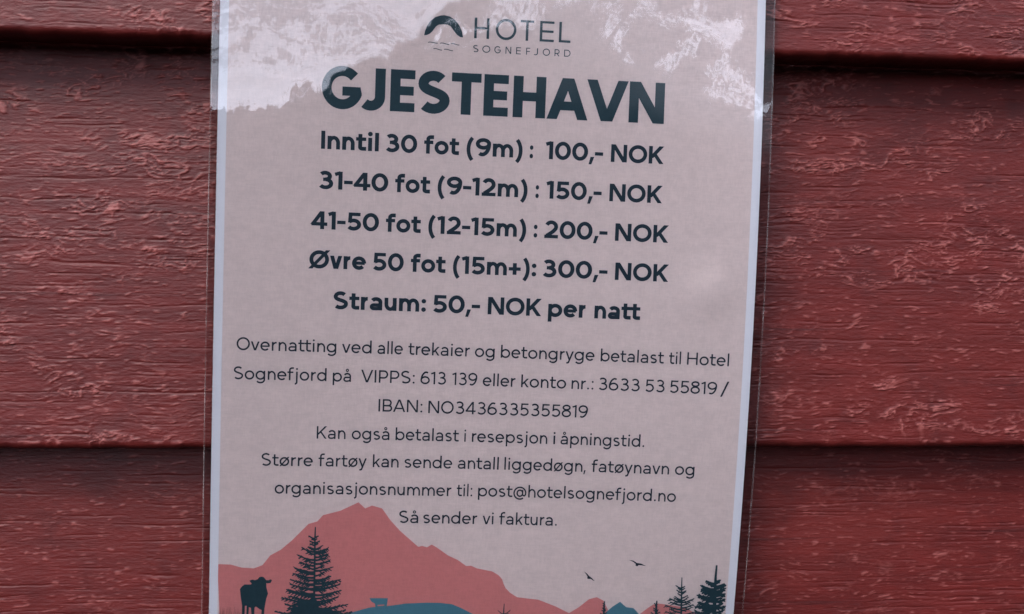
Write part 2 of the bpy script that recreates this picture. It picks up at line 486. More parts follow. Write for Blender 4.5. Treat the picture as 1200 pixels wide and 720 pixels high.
    if ch == 'y':
        W = 0.475 + bx; H = XH; hw = hwid(W / 2 - h, H, w); s_ = (W / 2 - hw / 2) / H
        xb = W / 2 + s_ * (DSC + 0.07)
        g = par(hw / 2, H, W / 2 - hw * 0.03, 0.02, w) + par(W - hw / 2, H, xb, DSC + 0.07, w)
        g += stroke([(xb + s_ * 0.05, DSC + 0.12), (xb, DSC + 0.07)] + bez((xb, DSC + 0.07), (xb - 0.03, DSC + h), (xb - 0.06, DSC + h), (xb - 0.12, DSC + h), 6), w)
        return W, 'vv', g
    if ch == 'k':
        W = 0.43 + bx; g = st(0, 0, ASC)
        hw = hwid(0.26, 0.30, w) * 0.93
        return W, 'lv', g + par(W - hw * 0.55, XH, w * 0.7, 0.165, w * 0.93) + par(0.165 + h * 0.2, 0.29, W - hw / 2, 0, w * 0.95)
    if ch == 'K':
        W = W or 0.585 + bx; g = st(0, 0, CAP); hw = hwid(0.4, 0.44, w)
        return W, 'lv', g + par(W - hw * 0.52, CAP, w * 0.6, 0.225, w * 0.95) + par(0.225, 0.40, W - hw / 2, 0, w * 0.95)
    if ch == 'N':
        W = W or 0.615 + bx; hw = hwid(W - w, CAP, w)
        return W, 'll', st(0, 0, CAP) + st(W - w, 0, CAP) + par(hw * 0.48, CAP, W - hw * 0.48, 0, w)
    if ch == 'A':
        W = W or 0.68 + bx; hw = hwid(W / 2 - h, CAP, w)
        yb = 0.155
        return W, 'vv', par(hw / 2, 0, W / 2 - hw * 0.06, CAP, w) + par(W - hw / 2, 0, W / 2 + hw * 0.06, CAP, w) + box(0.15 * W / .68 + h * .6, yb, W - 0.15 * W / .68 - h * .6, yb + wt_)
    if ch == 'H': W = W or 0.60 + bx; return W, 'll', st(0, 0, CAP) + st(W - w, 0, CAP) + box(h, CAP / 2 - wt_ / 2 + .005, W - h, CAP / 2 + wt_ / 2 + .005)
    if ch == 'T': W = W or 0.53 + bx; return W, 'vv', box(0, CAP - wt_, W, CAP) + box(W / 2 - h, 0, W / 2 + h, CAP - wt_ / 2)
    if ch == 'E': W = W or 0.45 + bx; return W, 'lt', st(0, 0, CAP) + box(h, 0, W, wt_) + box(h, CAP - wt_, W, CAP) + box(h, CAP / 2 - wt_ / 2, W - .02, CAP / 2 + wt_ / 2)
    if ch == 'F': W = W or 0.43 + bx; return W, 'lt', st(0, 0, CAP) + box(h, CAP - wt_, W, CAP) + box(h, CAP / 2 - wt_ / 2 - .02, W - .02, CAP / 2 + wt_ / 2 - .02)
    if ch == 'L': W = W or 0.44 + bx; return W, 'lt', st(0, 0, CAP) + box(h, 0, W, wt_)
    if ch == 'J':
        W = W or 0.42 + bx; r = W * 0.49 - h * .5
        return W, 'tl', stroke([(W - h, CAP), (W - h, r - o + h)] + arc(W - h - r, r - o + h, r, r, 0, -132), w)
    if ch == 'G':
        W = W or 0.68 + bx; cx = W / 2 + 0.02; rx = cx - h; ry = CAP / 2 + o - h
        p = arc(cx, CAP / 2, rx, ry, 42, 345, 36)
        e_ = p[-1]
        return W, 'om', stroke(p, w) + box(cx, CAP / 2 - wt_ + .02, W, CAP / 2 + .02) + [[(e_[0] - h, e_[1] - 0.02), (e_[0] + h * .9, e_[1] - .02), (W, CAP / 2), (W - w, CAP / 2)]]
    if ch in 'PBRD':
        W = W or {'P': 0.50, 'B': 0.53, 'R': 0.53, 'D': 0.61}[ch] + bx; g = st(0, 0, CAP)
        if ch == 'D':
            r = 0.35 - h
            return W, 'lo', g + stroke([(h, CAP - h), (W - 0.35, CAP - h)] + arc(W - 0.35, CAP / 2, 0.35 - h, r, 90, -90) + [(h, h)], w)
        yb = 0.335 if ch == 'B' else 0.275
        r = (CAP - yb) / 2 - h * .5; Wu = W - (0.03 if ch == 'B' else 0)
        g += stroke([(h, CAP - h), (Wu - r - h, CAP - h)] + arc(Wu - r - h, CAP - h - r, r, r, 90, -90) + [(h, CAP - h - 2 * r)], w * .97)
        if ch == 'B':
            y1 = CAP - h - 2 * r; r2 = (y1 - h) / 2
            g += stroke([(h, y1), (W - r2 - h, y1)] + arc(W - r2 - h, y1 - r2, r2, r2, 90, -90) + [(h, h)], w * .97)
        if ch == 'R': g += par(W * .50, CAP - h - 2 * r, W - h * 1.2, 0, w)
        return W, 'lo', g
    if ch == '1': W = 0.235 + bx; return W, '1l', st(W - w, 0, CAP) + stroke([(0.0, CAP - 0.115), (W - h, CAP - 0.115 + (W - h) * 0.34)], w * .92) 
    if ch == '2':
        W = 0.50 + bx; r = 0.20 - h * .3
        p = arc(W / 2, CAP + o - h - r, W / 2 - h - .01, r, 158, -22)
        x_, y_ = p[-1]
        p += bez((x_, y_), (x_ - .05, y_ - .10), (0.25, 0.20), (h * 1.3, wt_ * .7), 8)
        return W, 'mm', stroke(p, w) + box(0.01, 0, W, wt_)
    if ch == '3':
        W = 0.52 + bx; h2 = w * .47
        ym = 0.375; rU = (CAP + o - h - ym) / 2; rL = (ym + o - h) / 2
        g = stroke(arc(W / 2 - .015, ym + rU, W / 2 - h - .035, rU, 146, -90) , w)
        g += stroke([(W * .34, ym)] + [(W / 2 - .015, ym)] , w * .9)
        g += stroke(arc(W / 2, ym - rL, W / 2 - h, rL, 90, -148), w)
        return W, 'mm', g
    if ch == '4':
        W = 0.585 + bx; xs = W - 0.115 - w
        return W, 'vt', st(xs, 0, CAP) + box(0.03, 0.135, W, 0.135 + wt_) + par(xs + w * .45, CAP, h * .95, 0.135 + wt_ * .35, w * .93)
    if ch == '5':
        W = 0.50 + bx; r = 0.238 - h
        g = box(0.065, CAP - wt_, W - .03, CAP)
        g += [[(0.045, 0.30), (0.045 + w * .95, 0.33), (0.065 + w * .95, CAP - .02), (0.065, CAP - .02)]]
        cy = -o + h + r
        g += stroke([(0.05 + h * .5, cy + r * .72)] + arc(W / 2 - .015, cy, W / 2 - h + .015, r, 104, -146), w)
        return W, 'mm', g
    if ch in '69':
        W = 0.545 + bx; Hh = 0.445; h_ = h
        g = ell(0, -o, W, Hh, w)
        cy = (Hh - o) / 2
        g += stroke(bez((h, cy), (h, cy + .25), (0.20, CAP + o - h), (0.325, CAP + o - h), 12) + arc(0.325, CAP + o - h - .16, .16, .16, 90, 48, 4), w)
        if ch == '9': g = [[(W - x, CAP - y) for x, y in q] for q in g]
        return W, 'oo', g
    if ch == '8':
        W = 0.535 + bx; return W, 'oo', ell(0, -o, W, 0.395 + h * .5, w) + ell(0.035, 0.395 - h * .5, W - .035, CAP + o, w)
    if ch in '()':
        W = 0.215 + h * .3
        g = stroke(arc(W + 0.19, 0.265, W + .19 - h, 0.54, 126, 234, 16), w * .95)
        x0 = min(p[0] for q in g for p in q); x1 = max(p[0] for q in g for p in q)
        g = [[(p[0] - x0, p[1]) for p in q] for q in g]; W = x1 - x0
        if ch == ')': g = [[(W - p[0], p[1]) for p in q] for q in g]
        return W, 'ml' if ch == '(' else 'lm', g
    if ch == '.': r = w * .60; return 2 * r, 'll', disc(r, r, r)
    if ch == ':': r = w * .60; return 2 * r, 'll', disc(r, r, r) + disc(r, XH - r, r)
    if ch == ',': return w * 1.25, 'tm', [[(0, -.135), (w * .72, -.135), (w * 1.4, w * 1.1), (w * .45, w * 1.1)]]
    if ch in '-': return 0.315, 'tt', box(0, 0.225, 0.315, 0.225 + wt_)
    if ch == '+': W = .43 + bx; return W, 'mm', box(0, .27 - wt_ / 2, W, .27 + wt_ / 2) + box(W / 2 - h, .27 - W / 2, W / 2 + h, .27 + W / 2)
    if ch == '/': W = .43 + bx; return W, 'tt', par(h, -.11, W - h, .76, w)
    if ch == '@':
        W = .78 + bx; cx, cy = W / 2, .235
        g = stroke(arc(cx, cy, cx - h, .385 - h, -62, 262, 44)[::1], w * .92)
        g = stroke([(cx + .17, cy - .10)] + arc(cx + .255, cy - .02, .085, .125, 225, 352, 8)[1:] + arc(cx, cy, cx - h, .385 - h, 6, 305, 42), w * .92)
        g += stroke(arc(cx, cy, .165, .175, 0, 360, 28), w * .92, True) + box(cx + .165 - h * .9, cy - .13, cx + .165 + h * .9, cy + .19)
        return W, 'oo', g
    raise KeyError(ch)
SB = {'o': (0.038, 0.035), 'l': (0.078, 0.068), 'm': (0.052, 0.050), 't': (0.018, 0.016), 'v': (0.014, 0.012), '1': (0.04, 0.04)}
def word(txt, w, x0, x1, cap, dens=1.0):
    global XH
    XH = 0.490 if w < .1 else 0.515
    dens = 0.90 if w < .1 else 0.66
    x0, x1 = x0 + .09, x1 - .09
    """polygons of a word whose ink fills x0..x1 (mm) on the baseline y = 0"""
    pen = 0.0; items = []; prev = None
    for i, ch in enumerate(txt):
        W, sb, g = glyph(ch, w)
        li = SB[sb[0]][0 if w < .1 else 1]; ri = SB[sb[1]][0 if w < .1 else 1]
        if prev is not None: pen += li * dens
        if prev in ('r',) and ch in 'aoegø.,': pen -= .02
        if prev == 't' and ch in 't': pen -= .03
        if prev == 'V' and ch == 'A': pen -= .06
        items.append((pen, g)); pen += W + ri * dens; last = ri * dens; prev = ch
    tot = pen - last
    xs = [p[0] + o for o, g in items for q in g for p in q]
    a, b_ = min(xs), max(xs)
    sx = (x1 - x0) / (b_ - a); sy = cap / CAP
    if len(txt) == 1:                             # a lone letter keeps its own proportions
        mid = (x0 + x1) / 2; sx = min(sx, sy * 1.05); x0 = mid - sx * (b_ - a) / 2
    return [[(x0 + (p[0] + o - a) * sx, p[1] * sy) for p in q] for o, g in items for q in g], sx / sy
def union(polys, gridstep=5.0):
    """flat union of overlapping polygons -> verts, tris (with inner grid points so it can follow the bowed sheet)"""
    V = []; Fc = []
    def add(q):
        a = sum(q[i - 1][0] * q[i][1] - q[i][0] * q[i - 1][1] for i in range(len(q)))
        if abs(a) < 1e-7: return
        if a < 0: q = q[::-1]
        Fc.append(list(range(len(V), len(V) + len(q)))); V.extend(Vector(p) for p in q)
    for q in polys:
        if len(q) == 4:                       # tight bends may fold a quad over: two triangles are always sound
            add([q[0], q[1], q[2]]); add([q[0], q[2], q[3]])
        else: add(q)
    if gridstep:
        x0 = min(v.x for v in V); x1 = max(v.x for v in V); y0 = min(v.y for v in V); y1 = max(v.y for v in V)
        for i in range(int((x1 - x0) / gridstep) + 1):
            for j in range(int((y1 - y0) / gridstep) + 1):
                V.append(Vector((x0 + (i + .37) * gridstep, y0 + (j + .41) * gridstep)))
    vo, eo, fo, ov, oe, of = delaunay_2d_cdt(V, [], Fc, 0, 1e-5, True)
    keep = [f for f, o_ in zip(fo, of) if len(o_)]
    used = sorted({i for f in keep for i in f}); mp = {k: i for i, k in enumerate(used)}
    return [(vo[k].x, vo[k].y) for k in used], [tuple(mp[i] for i in f) for f in keep]

LINES = {
'HOTEL' : (296.35, 0.0071, [('H', 95.69, 101.45), ('O', 103.92, 111.92), ('T', 113.47, 118.71), ('E', 121.03, 126.59), ('L', 128.52, 133.09)]) ,
'SOG' : (291.07, 0.0043, [('S', 95.51, 97.54), ('O', 99.02, 102.1), ('G', 103.69, 106.17), ('N', 107.99, 110.19), ('E', 112.12, 113.94), ('F', 115.99, 117.54), ('J', 119.03, 120.58), ('O', 122.46, 125.29), ('R', 127.07, 129.01), ('D', 130.79, 133.29)]) ,
'GJ' : (266.99, 0.0012, [('G', 38.64, 53.87), ('J', 53.59, 62.84), ('E', 64.38, 74.14), ('S', 75.11, 87.28), ('T', 88.14, 99.56), ('E', 100.26, 110.15), ('H', 111.67, 124.72), ('A', 124.9, 140.95), ('V', 140.71, 156.95), ('N', 157.01, 171.45)]) ,
'L1' : (251.41, 0.0005, [('Inntil', 38.62, 60.7), ('30', 63.27, 75.37), ('fot', 77.83, 91.56), ('(9m)', 94.27, 116.2), (':', 118.83, 120.37), ('100,-', 124.94, 147.77), ('NOK', 150.66, 171.68)]) ,
'L2' : (236.13, -0.0002, [('31-40', 38.31, 64.76), ('fot', 67.21, 80.88), ('(9-12m)', 83.62, 118.75), (':', 121.72, 123.23), ('150,-', 125.8, 147.83), ('NOK', 150.72, 171.74)]) ,
'L3' : (220.74, 0.0002, [('41-50', 35.32, 61.67), ('fot', 64.13, 77.81), ('(12-15m)', 80.55, 118.84), (':', 121.62, 123.26), ('200,-', 125.84, 150.82), ('NOK', 153.62, 174.86)]) ,
'L4' : (205.53, -0.0021, [('Øvre', 34.93, 57.21), ('50', 59.76, 71.68), ('fot', 74.25, 87.94), ('(15m+):', 90.66, 123.46), ('300,-', 125.91, 151.51), ('NOK', 154.31, 175.59)]) ,
'L5' : (190.02, -0.0018, [('Straum:', 44.95, 80.87), ('50,-', 83.53, 101.98), ('NOK', 104.83, 126.12), ('per', 128.58, 143.5), ('natt', 146.9, 165.2)]) ,
'L6' : (173.06, -0.0012, [('Overnatting', 8.66, 46.72), ('ved', 48.69, 60.31), ('alle', 62.42, 72.47), ('trekaier', 74.39, 98.61), ('og', 100.46, 108.42), ('betongryge', 110.67, 147.92), ('betalast', 150.19, 175.45), ('til', 177.28, 182.22), ('Hotel', 184.48, 201.27)]) ,
'L7' : (161.63, -0.0021, [('Sognefjord', 7.81, 43.25), ('på', 45.45, 52.69), ('VIPPS:', 56.35, 77.43), ('613', 79.5, 89.71), ('139', 91.89, 101.96), ('eller', 103.98, 117.04), ('konto', 119.16, 137.17), ('nr.:', 139.14, 148.05), ('3633', 150.06, 166.45), ('53', 168.58, 176.35), ('55819', 178.32, 197.12), ('/', 198.23, 201.92)]) ,
'L8' : (150.2, -0.0038, [('IBAN:', 63.47, 80.81), ('NO3436335355819', 82.95, 146.34)]) ,
'L9' : (139.1, 0.0009, [('Kan', 39.82, 51.2), ('også', 53.41, 68.28), ('betalast', 70.48, 95.56), ('i', 97.52, 98.33), ('resepsjon', 100.56, 130.7), ('i', 132.84, 133.93), ('åpningstid.', 135.8, 169.47)]) ,
'L10' : (128.19, 0.0024, [('Større', 18.95, 38.84), ('fartøy', 40.82, 59.71), ('kan', 61.94, 72.23), ('sende', 74.35, 93.36), ('antall', 95.39, 111.79), ('liggedøgn,', 113.86, 146.55), ('fatøynavn', 148.7, 179.98), ('og', 182.13, 190.12)]) ,
'L11' : (117.09, 0.0026, [('organisasjonsnummer', 24.22, 93.39), ('til:', 95.35, 101.7), ('post@hotelsognefjord.no', 103.84, 183.36)]) ,
'L12' : (105.86, 0.0018, [('Så', 72.93, 80.68), ('sender', 82.47, 104.08), ('vi', 106.06, 110.63), ('faktura.', 112.68, 136.05)]) ,
}
LOGO_ARC = [(76.53, 296.28), (76.8, 297.91), (77.49, 299.83), (78.67, 301.77), (80.52, 303.39), (82.4, 304.09), (84.02, 304.34), (86.22, 303.93), (88.17, 302.76), (89.88, 300.81), (90.94, 298.71), (91.46, 296.32), (90.31, 296.41), (89.19, 297.11), (87.88, 298.54), (86.62, 300.19), (85.4, 300.77), (83.77, 300.83), (81.98, 300.62), (80.91, 299.86), (79.62, 297.96), (78.57, 296.93), (77.5, 296.44)]
LOGO_WAVES = [(78.14, 293.68), (80.03, 293.95), (81.84, 293.62), (82.77, 293.62), (84.56, 293.77), (86.21, 293.33), (86.86, 293.63), (88.49, 293.72), (90.14, 293.38), (80.28, 291.38), (81.75, 291.46), (83.56, 291.08), (84.37, 291.34), (85.84, 291.42), (87.77, 291.09)]
MOUNT = [(3.34, 88.56), (8.09, 88.43), (12.16, 87.19), (16.94, 86.89), (20.23, 88.21), (23.11, 92.11), (27.15, 94.44), (31.51, 98.36), (34.77, 101.85), (37.67, 104.97), (41.02, 105.94), (43.18, 108.5), (49.87, 110.37), (56.87, 113.87), (59.58, 111.43), (62.19, 112.64), (66.21, 111.53), (69.54, 106.92), (73.44, 102.69), (76.95, 99.61), (80.95, 96.15), (82.46, 96.56), (84.41, 96.03), (86.27, 97.18), (88.21, 96.09), (92.91, 92.81), (96.83, 91.05), (100.37, 88.58), (102.27, 88.75), (104.64, 87.7), (110.85, 86.53), (113.38, 85.09), (115.0, 83.35), (115.59, 81.59), (116.53, 79.69), (118.5, 77.74), (121.33, 76.0), (125.5, 75.54), (129.94, 75.11), (137.06, 72.41), (142.68, 69.7), (146.45, 72.18), (150.57, 75.75), (153.66, 76.61), (156.38, 75.23), (159.08, 70.41), (162.08, 66.67)]
MOUNTR = [(170.03, 68.28), (172.34, 70.52), (175.0, 72.76), (176.94, 74.11), (178.98, 74.53), (181.72, 74.23), (189.59, 73.12), (193.29, 71.39), (199.83, 68.26)]
BLUER = [(154.39, 66.88), (158.02, 70.68), (160.27, 72.79), (163.25, 74.91), (164.47, 73.78), (165.89, 72.66), (168.81, 72.32), (170.03, 71.19), (170.9, 70.16), (173.97, 66.91)]
BLUEL = [(48.74, 66.86), (54.74, 68.77), (58.51, 69.95), (62.62, 71.16), (69.84, 71.77), (76.69, 72.84), (81.68, 73.09), (85.08, 73.3), (90.2, 73.25), (95.35, 72.7), (98.83, 71.25), (101.73, 69.8), (104.07, 68.65), (107.97, 65.84)]
CABIN = [(62.31, 74.95), (69.61, 75.0), (69.24, 71.66), (64.93, 70.72), (64.5, 72.75), (63.09, 73.55)]
COW = [(11.77, 78.52), (12.43, 79.53), (13.51, 80.39), (15.97, 80.39), (16.23, 80.83), (15.68, 81.4), (15.34, 81.98), (16.48, 82.35), (17.58, 82.12), (18.53, 82.56), (19.06, 83.28), (19.61, 83.51), (20.15, 83.57), (20.7, 83.4), (21.12, 82.99), (21.83, 82.13), (22.79, 82.13), (23.33, 82.48), (23.82, 82.36), (24.02, 81.99), (23.5, 80.98), (22.4, 80.83), (21.85, 80.98), (21.96, 79.24), (22.62, 76.64), (21.97, 74.62), (21.36, 70.56), (21.17, 65.92), (20.02, 65.92), (20.27, 69.98), (19.44, 70.42), (18.05, 71.43), (17.51, 71.0), (17.38, 65.92), (16.55, 65.93), (16.14, 70.86), (15.31, 71.15), (15.13, 65.93), (14.36, 65.93), (14.48, 71.73), (13.79, 71.73), (13.67, 65.93), (12.66, 65.94), (12.7, 71.73), (12.09, 75.49)]
TREE_TRUNK = [(40.35, 103.75), (40.31, 99.54), (40.46, 89.0), (40.55, 76.8), (40.65, 63.99)]
TREE_L = [(37.91, 100.16), (38.21, 98.21), (37.66, 95.84), (35.51, 95.03), (33.8, 92.23), (34.37, 89.59), (32.66, 86.94), (31.94, 84.99), (30.99, 82.34), (30.93, 80.48), (29.56, 78.36), (30.49, 77.57), (30.37, 75.71), (27.61, 74.91), (29.18, 72.25), (30.23, 70.66), (25.2, 69.33)]
TREE_R = [(41.71, 100.19), (42.26, 98.25), (43.08, 96.14), (45.64, 94.95), (45.7, 92.63), (46.53, 90.1), (47.11, 87.35), (46.95, 83.74), (50.81, 82.59), (50.61, 80.46), (50.93, 77.91), (49.98, 75.24), (53.9, 72.32), (53.19, 69.91), (55.78, 69.11)]
TA_T = [(187.76, 85.87), (187.95, 81.48), (188.23, 75.83), (188.61, 68.73)]
TA_L = [(185.59, 82.29), (185.88, 80.54), (185.2, 77.87), (183.23, 76.93), (181.55, 74.06), (181.9, 71.31)]
TA_R = [(189.32, 82.22), (189.95, 80.4), (190.6, 78.37), (193.26, 76.86), (193.25, 74.55), (194.16, 71.37)]
TB_T = [(201.53, 91.47), (201.47, 86.65), (201.6, 81.18), (201.8, 76.21), (202.17, 69.08)]
TB_L = [(197.61, 84.76), (196.1, 82.25), (195.87, 80.65), (194.85, 78.32), (195.24, 75.31), (194.48, 74.05)]
TB_R = [(203.34, 85.12), (205.41, 83.78), (205.57, 81.66), (205.76, 79.18), (205.95, 76.69), (206.07, 73.84)]
TC_T = [(178.21, 75.74), (178.09, 73.45), (178.27, 68.49)]
TC_L = [(177.09, 74.66), (176.87, 72.71), (175.97, 70.92)]
TC_R = [(178.58, 74.16), (179.13, 72.06), (179.87, 71.01)]
TD_T = [(156.85, 75.08), (156.79, 72.67), (156.86, 67.85)]
TD_L = [(156.12, 74.26), (155.96, 72.26), (155.3, 70.04)]
TD_R = [(157.19, 73.8), (157.6, 71.89), (158.16, 70.29)]
TE_T = [(116.22, 73.25), (116.16, 70.58), (116.22, 66.42)]
TE_L = [(113.75, 70.43)]
TE_R = [(118.91, 70.74)]
BIRDA = [(147.84, 87.3), (149.11, 86.45), (150.13, 85.37), (151.33, 84.52), (152.47, 83.28), (151.56, 83.73), (150.57, 84.31), (150.0, 84.17), (149.29, 84.4), (149.48, 85.27), (148.74, 86.25)]
BIRDB = [(165.83, 92.56), (167.65, 92.29), (169.25, 91.34), (170.79, 91.19), (172.97, 90.18), (171.23, 90.41), (169.87, 90.49), (169.33, 89.95), (168.61, 90.33), (168.69, 90.93), (167.68, 91.77)]

# ------------------------------------------------------------------ the poster
def bow(u, v):
    """how far (mm) the laminated sheet stands off towards the viewer"""
    s = (u - 105.0) / 105.0; w_ = (v - 170.0) / 120.0
    q = 1 - w_ * w_
    return 4.362 * q * s * (1 + s) / 2 + 1.354 * q + 1.54 * s * s - 0.094 * w_ * s
def sheet(u, v, lift=0.0):
    return ((u - 105.0) * .001, -(bow(u, v) + lift) * .001, (v - 167.0) * .001)
def sheet_np(U, V_, lift):
    return np.stack([(U - 105) * .001, -(bow(U, V_) + lift) * .001, (V_ - 167) * .001], -1)
poster = empty('laminated_poster')
poster.matrix_world = PM
tag(poster, 'laminated guest harbour price poster with pink and teal print on the red board wall', 'poster')

M_paper = ink('white_paper', (0.80, 0.79, 0.80), 0.02)
M_pink = ink('pink_print', (0.755, 0.635, 0.587), 0.07)
M_mount = ink('salmon_print', (0.67, 0.265, 0.245), 0.06)
M_blue = ink('blue_print', (0.10, 0.25, 0.30), 0.06)
M_teal = ink('teal_print', (0.024, 0.060, 0.074), 0.08)
M_text = ink('dark_text_print', (0.016, 0.036, 0.052), 0.08)
M_body = ink('body_text_print', (0.016, 0.026, 0.040), 0.08)
M_grass = ink('brown_print', (0.16, 0.075, 0.06), 0.08)
VB, VT, MG = 26.0, 323.0, 3.3
def ug(a, b_, n): return np.linspace(a, b_, n)
U, V_ = np.meshgrid(ug(0, 210, 71), ug(VB, VT, 100))
grid_obj('paper', sheet_np(U, V_, 0.0), M_paper, poster)
U, V_ = np.meshgrid(ug(MG, 210 - MG, 71), ug(VB + MG, VT - MG, 100))
grid_obj('printed_background', sheet_np(U, V_, 0.03), M_pink, poster)
def printed(name, polys, mat, lift, parent=None, step=4.0):
    v, f = union(polys, step)
    o = mesh_obj(name, [sheet(x, y, lift) for x, y in v], f, mat, parent or poster)
    return o
def multi(name, polylists, mat, lift, parent=None, step=5.0):
    V = []; F_ = []
    for pl in polylists:
        v, f = union(pl, step)
        n = len(V); V += [sheet(x, y, lift) for x, y in v]; F_ += [tuple(i + n for i in t_) for t_ in f]
    return mesh_obj(name, V, F_, mat, parent or poster)

# ---- landscape
UR = 210 - MG; UL = MG; BT = VB + MG
def down(pts, y): return [(pts[0][0], y)] + list(pts) + [(pts[-1][0], y)]
mt = [(UL, MOUNT[0][1])] + MOUNT[1:]
printed('printed_mountain', [down(mt[:40], BT)[0:] if False else [(UL, BT)] + mt + [(168, 60), (178, 50), (185, BT)]], M_mount, 0.06)
printed('printed_mountain', [[(165, 60)] + MOUNTR + [(UR, 66.5), (UR, 55)]], M_mount, 0.075)
printed('printed_hill', [[(34, 58)] + BLUEL + [(118, 58), (130, 44), (20, 44)]], M_blue, 0.09)
printed('printed_hill', [[(148, 58)] + BLUER + [(182, 58), (190, 44), (140, 44)]], M_blue, 0.09)
printed('printed_cabin', [CABIN[:3] + [(68.9, 70.6)] + CABIN[3:]], M_blue, 0.115)
mesh_obj('printed_window', [sheet(x, y, .14) for x, y in ((65.6, 71.7), (68.3, 71.9), (68.25, 72.4), (65.6, 72.2))], [(0, 1, 2, 3)], M_mount, poster)
ground_edge = [(UL, 58.5), (30, 60), (60, 56.5), (100, 53), (140, 55), (175, 60), (UR, 62)]
printed('printed_meadow', [[(UL, BT)] + ground_edge + [(UR, BT)]], M_teal, 0.12)
printed('printed_cow', [COW], M_teal, 0.15)
rg = random.Random(4)
blades = []
for k in range(46):
    x = UL + 0.6 + rg.random() * 9.2; hgt_ = 1.6 + rg.random() * 4.0
    dx = (rg.random() - .5) * 2.0
    blades.append([(x - .13, 60), (x + .13, 60), (x + dx + .02, 66 + hgt_), (x + dx - .02, 66 + hgt_)])
printed('printed_grass', blades, M_grass, 0.135)
def at_trunk(T, y):
    for a, c in zip(T, T[1:]):
        if a[1] >= y >= c[1]:
            f = (a[1] - y) / (a[1] - c[1]); return a[0] + (c[0] - a[0]) * f
    return T[-1][0] if y < T[-1][1] else T[0][0]
def tree(T, Ls, Rs, tw, bw, up, seed, base, twig=1.0, clip=None, dense=True):
    g = random.Random(seed); P_ = []
    T = T + [(T[-1][0], base)]
    P_ += stroke(T, tw * .7, False, tw * 2.0)
    for side, tips in ((-1, Ls), (1, Rs)):
        tips = list(tips)
        y = tips[-1][1]; reach = abs(tips[-1][0] - at_trunk(T, y))
        while y > base + 6:                       # the boughs below the picture's edge
            y -= 2.2 + g.random() * 1.6; reach += .5
            tips.append((at_trunk(T, y) + side * reach * (.8 + .3 * g.random()), y))
        full = []
        for i_, (x, yt) in enumerate(tips):
            full.append((x, yt))
            if dense and i_ + 1 < len(tips):
                x2, y2 = tips[i_ + 1]; ym = (yt + y2) / 2 + g.uniform(-.2, .2); xm = (x + x2) / 2; xt_ = at_trunk(T, ym)
                full.append((xt_ + (xm - xt_) * g.uniform(.5, .85), ym))
        for (x, yt) in full:
            xt = at_trunk(T, yt); d = abs(x - xt)
            rise = up * d * (1.0 if d < 4 else .55) * (0.8 + .4 * g.random())
            rise = min(rise, 1.8) if d > 6 else rise
            yj = yt - rise
            xj = at_trunk(T, yj)
            c1 = (xj + (x - xj) * .35, yj - .05 * d); c2 = (xj + (x - xj) * .75, yt - rise * .35)
            cur = bez((xj, yj), c1, c2, (x, yt), 8)
            P_ += stroke(cur, bw * (1.2 + .05 * d), False, bw * .6)
            nt = int(d * 1.3 * twig)
            for k in range(nt):
                s = .25 + .7 * (k + g.random()) / max(1, nt)
                i = min(7, int(s * 8)); px, py = cur[i]
                ln = (.5 + .5 * g.random()) * min(2.4, .5 * d) * (1.15 - s * .5)
                an = g.choice([35, -28, 24, -40]) + g.uniform(-8, 8)
                ex, ey = px + side * ln * math.cos(R(an)), py + ln * math.sin(R(an))
                P_ += stroke([(px - side * .1, py), (ex, ey)], bw * .85, False, bw * .45)
    if clip:
        P_ = [[(min(x, clip), y) for x, y in q] for q in P_]
    return P_
big = tree(TREE_TRUNK, TREE_L, TREE_R, .60, .62, .42, 7, 46, 1.7)
big += [[(31, 72.5), (35, 74.2), (40.2, 76.3), (40.9, 76.3), (46, 74.6), (51.5, 72.2), (53.5, 70.2), (54, 66), (27, 66), (27.5, 69.3)][::-1]] if False else []
big += [[(31.5, 72.0), (35.2, 73.6), (38.6, 74.3), (40.1, 75.4), (41.2, 74.4), (43.4, 72.6), (42.4, 71.2), (47.0, 70.4), (49.5, 69.2), (52.5, 68.0), (54, 63), (27, 63), (28.5, 68.4), (33, 69.6), (29.8, 70.6), (34.5, 71.6)]]
printed('printed_spruce', big, M_teal, 0.165)
printed('printed_spruce', tree(TA_T, TA_L, TA_R, .50, .56, .5, 12, 52, .9), M_teal, 0.165)
printed('printed_spruce', tree(TB_T, TB_L, TB_R, 1.0, 1.0, .35, 21, 52, 2.4, UR), M_teal, 0.165)
printed('printed_spruce', tree(TC_T, TC_L, TC_R, .7, .5, .5, 33, 56, 1.2), M_teal, 0.165)
printed('printed_spruce', tree(TD_T, TD_L, TD_R, .6, .45, .5, 35, 56, 1.2), M_teal, 0.165)
printed('printed_spruce', tree(TE_T, TE_L, TE_R, .4, .34, .6, 37, 58, .6), M_teal, 0.165)
printed('printed_bird', [BIRDA], M_body, 0.06)
printed('printed_bird', [BIRDB], M_body, 0.06)

